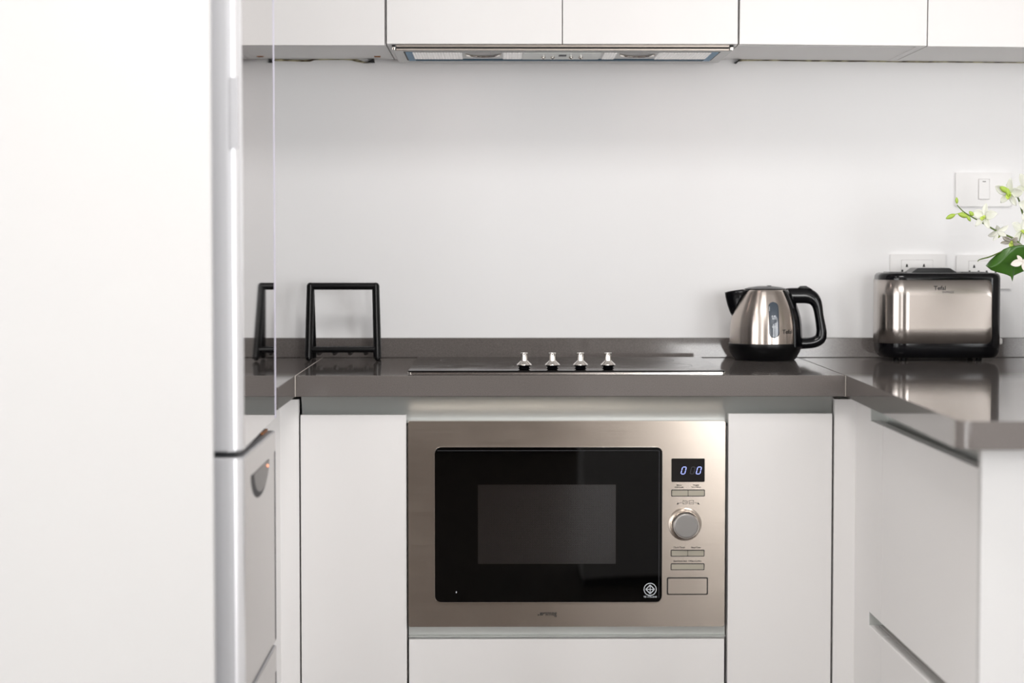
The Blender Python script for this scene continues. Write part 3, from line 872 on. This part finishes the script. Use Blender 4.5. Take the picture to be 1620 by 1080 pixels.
tt, a, c = plate(1408.5, 402, 'white wall socket plate behind the left half of the toaster', 'socket', 'wall_socket')
outlet(tt, a, c, .0245)
tt, a, c = plate(1513.5, 403.5, 'white wall socket plate behind the toaster edge and the green leaf', 'socket', 'wall_socket')
outlet(tt, a, c, .0265)
tt, a, c = plate(1512.5, 273, 'white light switch with one narrow rocker above the orchids', 'light switch', 'light_switch')
sx0, sz1_ = W(1548.3, 283.5, YP)
MB().box(sx0 - .0008, sx0 + .0238, YP - .0004, YP + .001, sz1_ - .0432, sz1_ + .0008).build('rocker_gap', M['line'], tt, smooth=False)
rk = MB().prism([(YP - .0015, sz1_), (YP - .0045, sz1_ - .0424), (YP + .001, sz1_ - .0424), (YP + .001, sz1_)], sx0, sx0 + .023, 'x', .0004, 1).build('rocker', M['socket'], tt)
MB().box(sx0 + .008, sx0 + .015, YP - .0024, YP - .0014, sz1_ - .0056, sz1_ - .0042).build('rocker_mark', M['ink'], rk, smooth=False)

# ------------------------------------------------------------------ wall cabinets
YU = 4.074
def XU(px): return W(px, 40, YU)[0]
def ZU(py): return W(889, py, YU)[1]
ZC = W(889, 94.5, YW)[1]      # underside of the carcasses
CT = 2.25
def wall_cabinet(xa, xb, doors, zdoor, label, tilt=0, bottom=True, pivot=None):
    px_, pz_ = (pivot if pivot else (xa, zdoor))
    tt = thing('wall_cabinet', (px_, YU, pz_), label, 'cabinet')
    b_ = MB()
    ya = YU + .021
    b_.box(xa + .001, xa + .017, ya, YW - .001, ZC, CT).box(xb - .017, xb - .001, ya, YW - .001, ZC, CT)
    if bottom: b_.box(xa + .0173, xb - .0173, ya + .012, YW - .001, ZC + .0006, ZC + .016)
    b_.box(xa + .017, xb - .017, ya, YW - .001, CT - .016, CT)
    b_.box(xa + .017, xb - .017, YW - .02, YW - .001, ZC + .02, CT - .016)
    b_.box(xa + .017, xb - .017, ya + .002, ya + .01, ZC + .012, CT - .016)
    b_.build('body', M['melamine'], tt)
    for (da, db) in doors:
        MB().box(da, db, YU, YU + .018, zdoor, CT, .0012).build('door', M['white_up'], tt)
    if tilt: tt.rotation_euler = (0, tilt, 0)
    return tt
c1 = XU(611.2); c2 = XU(889.6); c3 = XU(1168.7); c4 = XU(1467.0)
left_cab = wall_cabinet(-0.80, XU(610.3) , [(-0.80, XU(608.3))], ZU(72), 'white gloss wall cabinet left of the range hood with peeling sealant beneath')
hood_cab = wall_cabinet(XU(610.3) + .0005, XU(1168.6), [(XU(611.6), XU(889.1)), (XU(890.3), XU(1167.4))], ZU(69.6), 'white gloss wall cabinet with two doors above the range hood', bottom=False)
tl = math.radians(.48)
right_cab = wall_cabinet(XU(1168.8), XU(1467.1), [(XU(1170), XU(1466.5))], ZU(69.8), 'white gloss wall cabinet just right of the range hood', tilt=tl)
far_cab = wall_cabinet(XU(1467.3), XU(1467.3) + .45, [(XU(1467.9), XU(1467.3) + .449)], ZU(70.4), 'white gloss wall cabinet at the far right edge, above the light switch', tilt=tl, pivot=(XU(1168.8), ZU(69.8)))

# cracked sealant between the wall and the cabinets
def seal(pts_, name, label, Y=YW - .006):
    """pts_: px, upper py, lower py"""
    b_ = MB()
    top = [P(a, u, Y) for a, u, _ in pts_]; low = [P(a, l_, Y) for a, _, l_ in pts_]
    top2 = [p + Vector((0, .005, 0)) for p in top]; low2 = [p + Vector((0, .005, 0)) for p in low]
    for i in range(len(pts_) - 1):
        b_._add([top[i], top[i + 1], low[i + 1], low[i], top2[i], top2[i + 1], low2[i + 1], low2[i]], [(0, 1, 2, 3), (4, 7, 6, 5), (0, 4, 5, 1), (3, 2, 6, 7), (0, 3, 7, 4), (1, 5, 6, 2)])
    return tag(b_.build(name, M['sealant'], smooth=False), label, 'sealant')
seal([(380, 93, 96), (435, 93.5, 96.3), (458, 94, 96.6), (478, 94.4, 97.4), (490, 94, 97.3), (497, 93, 95), (520, 92.6, 94.6), (545, 92.2, 94.5), (556, 92.4, 95.5), (566, 93.8, 98), (576, 97.4, 99.6), (583, 98.2, 99.6), (590, 97.6, 98.8)], 'sealant_strip', 'cracked yellowed sealant under the cabinet left of the hood')
seal([(px_, 93.6 + (px_ - 1168) / 450 * 3.9, 95.7 + (px_ - 1168) / 450 * 3.7 + dy) for px_, dy in ((1168, 1.6), (1176, .6), (1195, .2), (1240, 0), (1280, .3), (1345, .5), (1365, .1), (1400, .4), (1465, .7), (1490, .2), (1540, .2), (1640, .1))], 'sealant_strip', 'thin browned sealant line under the cabinets right of the hood')
def bracket(p1, p2, p3, label, scr=None):
    tt = thing('hanging_bracket', P(*p1, YW - .012), label, 'bracket')
    b_ = MB(); A = [W(*q, YW - .012) for q in (p1, p2, p3)]
    b_.prism(A, YW - .016, YW - .001, 'y', .0003, 1).build('hook', M['blackmatt'], tt)
    if scr:
        q = P(*scr, YW - .075); MB().prism([(q.x - .0095, q.z + .0035), (q.x + .0095, q.z + .0035), (q.x + .006, q.z - .0038), (q.x - .006, q.z - .0038)], q.y - .004, q.y + .006, 'y', .0008, 1).build('screw_cap', M['copper'], tt)
bracket((579.5, 99), (592.8, 99), (591.5, 92), 'small black hanging bracket under the cabinet left of the hood', (597, 87.6))
bracket((1161.5, 99), (1165, 100.5), (1173, 92.5), 'small black hanging bracket under the cabinet right of the hood')

# ------------------------------------------------------------------ range hood
HY0, HY1 = 4.098, 4.372
hz = W(889, 80.5, HY0)[1]
hx0_, hx1_ = W(619.5, 80, HY0)[0], W(1161.5, 80, HY0)[0]
t = thing('range_hood', ((hx0_ + hx1_) / 2, 4.22, hz), 'slim grey built-in range hood with blue protective film, under the middle cabinet', 'range hood')
MB().box(hx0_, hx1_, HY0, HY1, hz, hz + .035, .006, 4).build('body', M['hoodgrey'], t)
# front rail: a pale lip, a dark slot and a tan pull-out strip below the doors
zr1, zr0 = W(889, 70.4, 4.08)[1], W(889, 75.6, 4.085)[1]
xr0, xr1 = W(626, 75, 4.085)[0], W(1155, 75, 4.085)[0]
MB().box(xr0, xr1, 4.094, 4.100, zr0 + .002, zr0 + .016, .0008, 1).build('front_rail', M['hoodtan'], t)
MB().box(xr0, xr1, 4.0942, 4.0975, hz + .0002, hz + .0045, .0008, 1).build('pull_strip', M['hoodtan'], t)
MB().box(xr0, xr1, 4.0945, 4.0975, hz + .0046, zr0 + .0018).build('slot', M['blackmatt'], t, smooth=False)
for xx in (xr0 - .008, xr1 + .001):
    MB().box(xx, xx + .006, 4.092, 4.097, hz + .001, zr0 + .003, .001).build('end_cap', M['chrome'], t)
    MB().box(xx, xx + .0065, 4.091, 4.097, zr0 + .0032, zr0 + .006).build('rail_clip', M['blackmatt'], t)
# underside
fx0, fx1 = W(641.5, 83, 4.125)[0], W(1136.5, 83, 4.125)[0]
fy0, fy1 = 4.120, 4.305
zz0 = hz - .0012
def under(xa, xb, ya_, yb2, nm, m, dz=0.0, par=None, th=.0012):
    return MB().box(xa, xb, ya_, yb2, hz - th - dz, hz - dz + .0002, .0003, 1).build(nm, m, par or t)
under(fx0 - .004, fx1 + .004, fy0 - .004, fy1 + .004, 'filter_frame', M['blackmatt'], th=.0004)
panel = under(fx0, fx1, fy0, fy1, 'light_panel', M['hoodgrey'], th=.0010)
under(fx0, fx0 + .014, fy0, fy1, 'film_edge', M['filmpale'], .001)
under(fx1 - .014, fx1, fy0, fy1, 'film_edge', M['filmpale'], .001)
under(fx0 + .014, fx1 - .014, fy1 - .040, fy1, 'film_edge', M['film'], .001)
def UX(px): return W(px, 86, 4.17)[0]
under(UX(650), UX(731), fy0 + .004, fy1 - .045, 'lamp_cover', M['lens'], .001)
under(UX(796), UX(826), fy0 + .004, fy1 - .045, 'lamp_cover', M['lens'], .001)
under(UX(955), UX(975), fy0 + .004, fy1 - .045, 'lamp_cover', M['lens'], .001)
under(UX(1040), UX(1122), fy0 + .004, fy1 - .045, 'lamp_cover', M['lens'], .001)
for ca in (764.5, 1007):
    h = MB()
    pts_ = []
    for i in range(13):
        u = -1 + 2 * i / 12
        pts_.append((UX(ca + 27 * u), 4.150 + .030 * (1 - u * u) ** .5 * .6, hz - .003 - .002 * (1 - u * u)))
    h.tube(pts_, .0024, 10)
    h.build('filter_handle', M['chrome'], panel)
    MB().box(UX(ca - 17), UX(ca + 17), 4.185, 4.20, hz - .0024, hz - .0008).build('handle_slot', M['blackmatt'], panel, smooth=False)
for a_ in (690, 1080):
    area('hood_fill_light', (UX(a_), 4.21, hz - .004), (0.25, 0, 0), .10, .05, .07, (1.0, .80, .74))  # weak pink fill added under the hood, whose own lamps are unlit
ctl = under(UX(827), UX(950), fy0 + .006, fy1 - .042, 'control_panel', M['alu'], .001)
for p in (860, 875, 904, 919.5):
    MB().lathe([(.0045, 0), (.0045, -.004), (.003, -.0055), (.0005, -.0056)], (UX(p), 4.20, hz - .002), 20).build('button', M['chrome'], ctl)
MB().box(UX(884), UX(896), 4.16, 4.19, hz - .0030, hz - .0020).build('lamp_slot', M['dark'], ctl, smooth=False)

# ------------------------------------------------------------------ refrigerator
FN, FF = 3.020, 3.472
xfF = W(433.6, 400, FF)[0]
xfN = xfF - .0005
t = thing('refrigerator', (-.72, 3.2, 0), 'tall silver refrigerator with a mirror-like upper door facing right', 'refrigerator')
MB().box(-1.06, -.437, FN + .02, FF - .004, .03, 2.1, .006).build('body', M['fridge'], t)
MB().box(-.437, -.428, FN + .03, FF - .012, .05, 2.08).build('gasket', M['dark'], t, smooth=False)
def fx(y, off=0): return xfN + (xfF - xfN) * (y - FN) / (FF - FN) + off
RC = .022
def door_plan():
    pts_ = [(-.428, FN)]
    for i in range(13):
        a = -PI / 2 + PI / 2 * i / 12
        pts_.append((xfN - RC + RC * math.cos(a), FN + RC + RC * math.sin(a)))
    r2 = .003
    for i in range(4):
        a = PI / 2 * i / 3
        pts_.append((xfF - r2 + r2 * math.cos(a), FF - r2 + r2 * math.sin(a)))
    pts_.append((-.428, FF))
    return pts_
z_ud = W(360, 715, FN)[1]; z_ld1 = W(360, 724.5, FN)[1]
z_ld0 = W(437, 1012, FF)[1]; z_dr = W(437, 1019, FF)[1]
ud = MB().prism(door_plan(), z_ud, 2.1, 'z', .003, 2).build('upper_door', M['fridge'], t)
for v in ud.data.vertices:
    if v.co.z < 1.2: v.co.z += .011 * (v.co.y + 3.2 - FN) / (FF - FN)
ld_ = MB().prism(door_plan(), z_ld0, z_ld1, 'z', .003, 2).build('lower_door', M['fridge'], t)
dr = MB().prism(door_plan(), .05, z_dr, 'z', .003, 2).build('drawer', M['fridge'], t)
for par, za, zb in ((ld_, z_ld0 + .002, z_ld1 - .002), (dr, .052, z_dr - .002)):
    MB().box(xfF - .002, xfF + .0004, FN + RC, FF - .003, za, zb).build('front_panel', M['fridgelow'], par, smooth=False)
mir = MB().prism([(fx(FN + RC), FN + RC), (fx(FN + RC, .0014), FN + RC), (fx(FF - .012, .0014), FF - .012), (fx(FF - .012), FF - .012)], z_ud + .003, 2.098, 'z').build('mirror_panel', M['fridgefront'], ud, smooth=False)
for v in mir.data.vertices:
    if v.co.z < 1.2: v.co.z += .011 * (v.co.y + 3.2 - FN) / (FF - FN)
for par, za, zb in ((ud, z_ud + .003, 2.097), (ld_, z_ld0 + .002, z_ld1 - .002), (dr, .052, z_dr - .002)):
    q_ = []
    for i in range(13):
        a = math.radians(-62 + 60 * i / 12)
        q_.append((a, RC + .0010))
    MB().prism([(xfN - RC + h * math.cos(a), FN + RC + h * math.sin(a)) for a, h in q_] + [(xfN - RC + (RC - .0006) * math.cos(a), FN + RC + (RC - .0006) * math.sin(a)) for a, h in q_[::-1]], za, zb, 'z').build('corner_trim', M['cornertrim'], par)
MB().box(xfF - .0015, xfF + .0024, FF - .009, FF - .0005, z_ud + .0125, 2.098, .0006, 1).build('edge_trim', M['lilactrim'], ud)
MB().box(-.421, -.39, FN + .03, FF - .03, z_ld1 - .001, z_ud + .001).build('hinge_strip', M['dark'], t, smooth=False)
MB().box(-.405, -.386, FF - .09, FF - .02, z_ld1, z_ud - .004, .001).build('hinge', M['copper'], t)
# dark seal line on far edge of lower doors
for par, za, zb in ((ld_, z_ld0 + .004, z_ld1 - .035), (dr, .06, z_dr - .045)):
    MB().prism([(fx(FF - .016, 0), FF - .016), (fx(FF - .016, .0008), FF - .016), (fx(FF - .005, .0008), FF - .005), (fx(FF - .005, 0), FF - .005)], za, zb, 'z').build('edge_line', M['dark'], par, smooth=False)
def pocket(par, z0, Ya=3.12, Yb=3.37, depth=.046):
    def dshape(s, dz):
        o_ = []
        for i in range(17):
            a = PI + PI * i / 16
            o_.append((( Ya + Yb) / 2 + (Yb - Ya) / 2 * s * math.cos(a), z0 - dz + depth * s * math.sin(a)))
        return o_
    def slab(pts_, off0, off1, nm, m):
        b_ = MB()
        A = [b_.bm.verts.new((fx(y, off0), y, z)) for y, z in pts_]; B = [b_.bm.verts.new((fx(y, off1), y, z)) for y, z in pts_]
        b_.bm.faces.new(A); b_.bm.faces.new(B[::-1]); n_ = len(A)
        for i in range(n_): b_.bm.faces.new((A[i], A[(i + 1) % n_], B[(i + 1) % n_], B[i]))
        return b_.build(nm, m, par, smooth=False)
    h = slab(dshape(1, 0), -.0005, .0008, 'handle_pocket', M['dark'])
    slab([(y + .022, z) for y, z in dshape(.84, .001)], .0008, .0012, 'handle_lip', M['pocketgrey'])
pocket(ld_, z_ld1 - .038)
pocket(dr, z_dr - .05)
zled = W(422, 723.5, 3.33)[1]
MB().sphere((fx(3.34, .001), 3.34, z_ld1 - .046), .003, seg=10).build('indicator_lamp', M['led'], ld_)
MB().box(W(362, 100, FN)[0], W(376, 100, FN)[0], FN - .0006, FN + .001, W(370, 235, FN)[1], W(370, 122, FN)[1], .0003, 1).build('hinge_cover', M['fridge'], ud)

# tall white end panel of the refrigerator niche
xa = W(335, 540, 2.980)[0]
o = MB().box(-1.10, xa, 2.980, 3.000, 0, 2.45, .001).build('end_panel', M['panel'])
tag(o, 'tall plain white end panel at the near side of the refrigerator', 'panel')

# ------------------------------------------------------------------ orchids
OY = 3.98
def petal_mesh(mb, c, d, nrm, L, wd, cup=.2, curl=.2, n=8, m_=6):
    d = d.normalized(); nrm = (nrm - d * nrm.dot(d)).normalized(); s = d.cross(nrm)
    def fn(u, v):
        q = v
        wdt = wd * (math.sin(PI * min(1, (q * .93 + .05))) ** .75)
        x = (2 * u - 1) * wdt / 2
        return c + d * (L * q) + s * x + nrm * (cup * abs(2 * u - 1) ** 2 * wdt * .5 + curl * L * (q - .4) ** 2 - curl * L * .16)
    mb.grid(fn, m_, n)
def flower(parent, c, face, size, roll=0, m='petal', n_pet=5):
    face = face.normalized()
    up = Vector((0, 0, 1)); s = face.cross(up).normalized(); u2 = s.cross(face)
    b_ = MB()
    for k in range(5):
        a = roll + PI / 2 + 2 * PI * k / 5
        d = s * math.cos(a) + u2 * math.sin(a) + face * .18
        wd = size * (.74 if k in (1, 4) else .5)
        petal_mesh(b_, c, d, face, size * random.uniform(1.0, 1.2), wd, .25, random.uniform(-.35, .1))
    fl = b_.build('blossom', M[m], parent, solid=.0005, angle=80)
    b_ = MB()
    d = -u2 * .75 + face * .75
    petal_mesh(b_, c + face * size * .08, d, face + u2 * .6, size * .55, size * .42, .9, .5)
    b_.sphere(c + face * size * .12, size * .11, seg=10)
    b_.build('lip', M['lime'], fl, solid=.0005, angle=80)
def bud(parent, c, d, L, r_, m='budgreen'):
    b_ = MB(); n_ = 8; d = d.normalized()
    b_.tube([c + d * (L * i / n_) for i in range(n_ + 1)], [max(.0004, r_ * math.sin(PI * (.08 + .9 * i / n_)) ** .8) for i in range(n_ + 1)], 12)
    b_.build('bud', M[m], parent, angle=80)
vx, vz = W(1700, 500, OY)
vase_c = Vector((W(1712, 500, OY)[0], OY + .03, ZT))
neck = vase_c + Vector((0, 0, .15))
v_ = MB().lathe([(.001, .0005), (.045, .0005), (.050, .004), (.058, .05), (.045, .11), (.032, .15), (.034, .165), (.030, .165), (.028, .15), (.040, .11), (.053, .05), (.045, .008), (.001, .008)], tuple(vase_c), 48).build('vase', M['ceramic'])
tag(v_, 'white ceramic vase holding the orchids on the peninsula', 'vase')
def Q(px, py, dy=0): return P(px, py, OY + dy)
inn = vase_c + Vector((-.008, -.005, .10))
# lower spray
t = thing('orchid_spray', Q(1640, 400), 'white orchid spray with green buds reaching left over the toaster', 'flower', 'orchid sprays in the vase')
path = [Q(1514, 324), Q(1526, 336), Q(1551, 350.5), Q(1580, 367), Q(1604, 377.5), Q(1620, 391), Q(1648, 402), Q(1690, 420), neck + Vector((-.006, -.01, .005)), inn]
sp_ = smooth_path(path)
MB().tube(sp_, [.0009 + .0016 * min(1, i / len(sp_) * 1.6) for i in range(len(sp_))], 8).build('stem', M['stem'], t, angle=80)
bud(t, Q(1514, 322), Q(1513.2, 311) - Q(1514, 322), .0125, .0032)
bud(t, Q(1511, 339), Q(1496, 346) - Q(1511, 339), .020, .0046)
bud(t, Q(1516, 338), Q(1535, 344) - Q(1516, 338), .021, .0050)
bud(t, Q(1530, 341), Q(1536, 351) - Q(1530, 341), .013, .0035)
bud(t, Q(1540, 341), Q(1531, 332) - Q(1540, 341), .012, .0040)
MB().tube([Q(1511, 339), Q(1518, 337), Q(1524, 335)], .0008, 6).build('stalk', M['budgreen'], t)
flower(t, Q(1558, 343, -.01), Vector((-.65, -.8, .15)), .025, .1)
flower(t, Q(1578, 366, -.006), Vector((.55, .45, -.6)), .021, .6, 'petal')
flower(t, Q(1601, 381, -.008), Vector((-.45, -.45, -.8)), .023, .9, 'petalpink')
flower(t, Q(1616, 366, .012), Vector((.3, -.8, .2)), .026, .3)
flower(t, Q(1646, 378, .0), Vector((.1, -.9, .2)), .028, .5)
for a_, c_ in (((1551, 350.5), (1558, 345)), ((1580, 367), (1576, 369)), ((1600, 375), (1601, 381)), ((1612, 384), (1616, 368))):
    MB().tube([Q(*a_), Q(*c_)], .0009, 6).build('stalk', M['stem'], t)
# upper spray
t = thing('orchid_spray', Q(1640, 350), 'upright orchid spray whose white flower overlaps the light switch', 'flower', 'orchid sprays in the vase')
path = [Q(1592, 292, .02), Q(1600, 300, .02), Q(1611, 314, .02), Q(1619, 340, .02), Q(1634, 370, .02), Q(1670, 410, .025), neck + Vector((.002, .008, .005)), vase_c + Vector((.006, .004, .10))]
sp_ = smooth_path(path)
MB().tube(sp_, [.0009 + .0016 * min(1, i / len(sp_) * 1.6) for i in range(len(sp_))], 8).build('stem', M['stem'], t, angle=80)
flower(t, Q(1598, 305, .012), Vector((-.55, -.75, -.3)), .027, .2)
flower(t, Q(1622, 296, .02), Vector((.4, -.9, .1)), .028, .7)
flower(t, Q(1630, 330, .02), Vector((.1, -.9, .1)), .028, .1)
bud(t, Q(1582, 296, .01), Q(1597, 304) - Q(1582, 296), .022, .0056, 'budgreen')
bud(t, Q(1594, 298, .008), Q(1595, 309) - Q(1594, 298), .016, .0042, 'budgreen')
# short spray in front of the leaf
t = thing('orchid_spray', Q(1640, 430), 'short blush white orchid in front of the broad green leaf', 'flower', 'orchid sprays in the vase')
path = [Q(1617, 413, -.05), Q(1640, 420, -.05), Q(1680, 430, -.03), neck + Vector((-.008, -.016, .003)), vase_c + Vector((-.01, -.012, .10))]
sp_ = smooth_path(path)
MB().tube(sp_, .0016, 8).build('stem', M['stem'], t, angle=80)
b = MB()
c = Q(1618, 414, -.055); fa = Vector((0, -1, .1))
petal_mesh(b, c, Q(1600, 417) - Q(1618, 413), fa, .0235, .014, .2, -.1)
petal_mesh(b, c, Q(1609, 404) - Q(1617, 413), fa, .0165, .0075, .2, .1)
petal_mesh(b, c, Q(1632, 408) - Q(1617, 413), fa, .024, .014, .2, .1)
petal_mesh(b, c, Q(1622, 430) - Q(1617, 413), fa, .020, .010, .2, .1)
fl = b.build('blossom', M['petalpink'], t, solid=.0005, angle=80)
# leaf
def leaf_outline():
    top = [(1559.5, 420), (1567, 411), (1577, 402), (1588, 394), (1598, 390), (1612, 388), (1640, 386), (1672, 395), (1700, 412)]
    low = [(1559.5, 420), (1568, 427), (1578, 430.5), (1588, 433), (1594, 435), (1599, 437.5), (1601.5, 445), (1603.5, 436), (1610, 433), (1624, 427), (1648, 423), (1700, 424)]
    return top, low
top, low = leaf_outline()
b = MB()
def lerp_path(pts_, u):
    f = u * (len(pts_) - 1); i = min(len(pts_) - 2, int(f)); q = f - i
    return (pts_[i][0] + (pts_[i + 1][0] - pts_[i][0]) * q, pts_[i][1] + (pts_[i + 1][1] - pts_[i][1]) * q)
def leaf_pt(u, v):
    a = lerp_path(top, u); c = lerp_path(low, u)
    x = a[0] + (c[0] - a[0]) * v; y = a[1] + (c[1] - a[1]) * v
    vc = max(.04, .78 - 1.25 * u)
    fold = (.016 * (v - vc) if v > vc else .020 * (vc - v)) - .012 * math.sin(PI * u)
    return P(x, y, OY - .012 + fold)
b.grid(leaf_pt, 96, 24)
lf = b.build('leaf', M['leaf'], None, solid=.0007, angle=80)
t = thing('leaf_spray', Q(1650, 420), 'broad glossy green leaf drooping over the right end of the toaster', 'leaf')
lf.parent = t; lf.matrix_parent_inverse = Matrix.Translation(-t.location); lf.name = 'leaf_blade'
b = MB()
cr_ = smooth_path([P(1620, 388, OY - .01), P(1600, 390.5, OY - .012), P(1582, 399, OY - .014), P(1566, 406, OY - .014), P(1553, 409.5, OY - .014), P(1548, 411.5, OY - .014), P(1547, 414, OY - .014)])
b.tube(cr_, [.0012 + .0022 * math.sin(PI * min(1, i / (len(cr_) - 1) + .02)) for i in range(len(cr_))], 8, flat=.4)
b.build('leaf_curl', M['stem'], t, angle=80)
b = MB()
b.tube(smooth_path([leaf_pt(.93, .5), leaf_pt(1, .5), neck + Vector((-.014, -.008, .004)), vase_c + Vector((-.015, -.003, .12))]), .0011, 8)
b.build('leaf_stalk', M['stem'], t, angle=80)
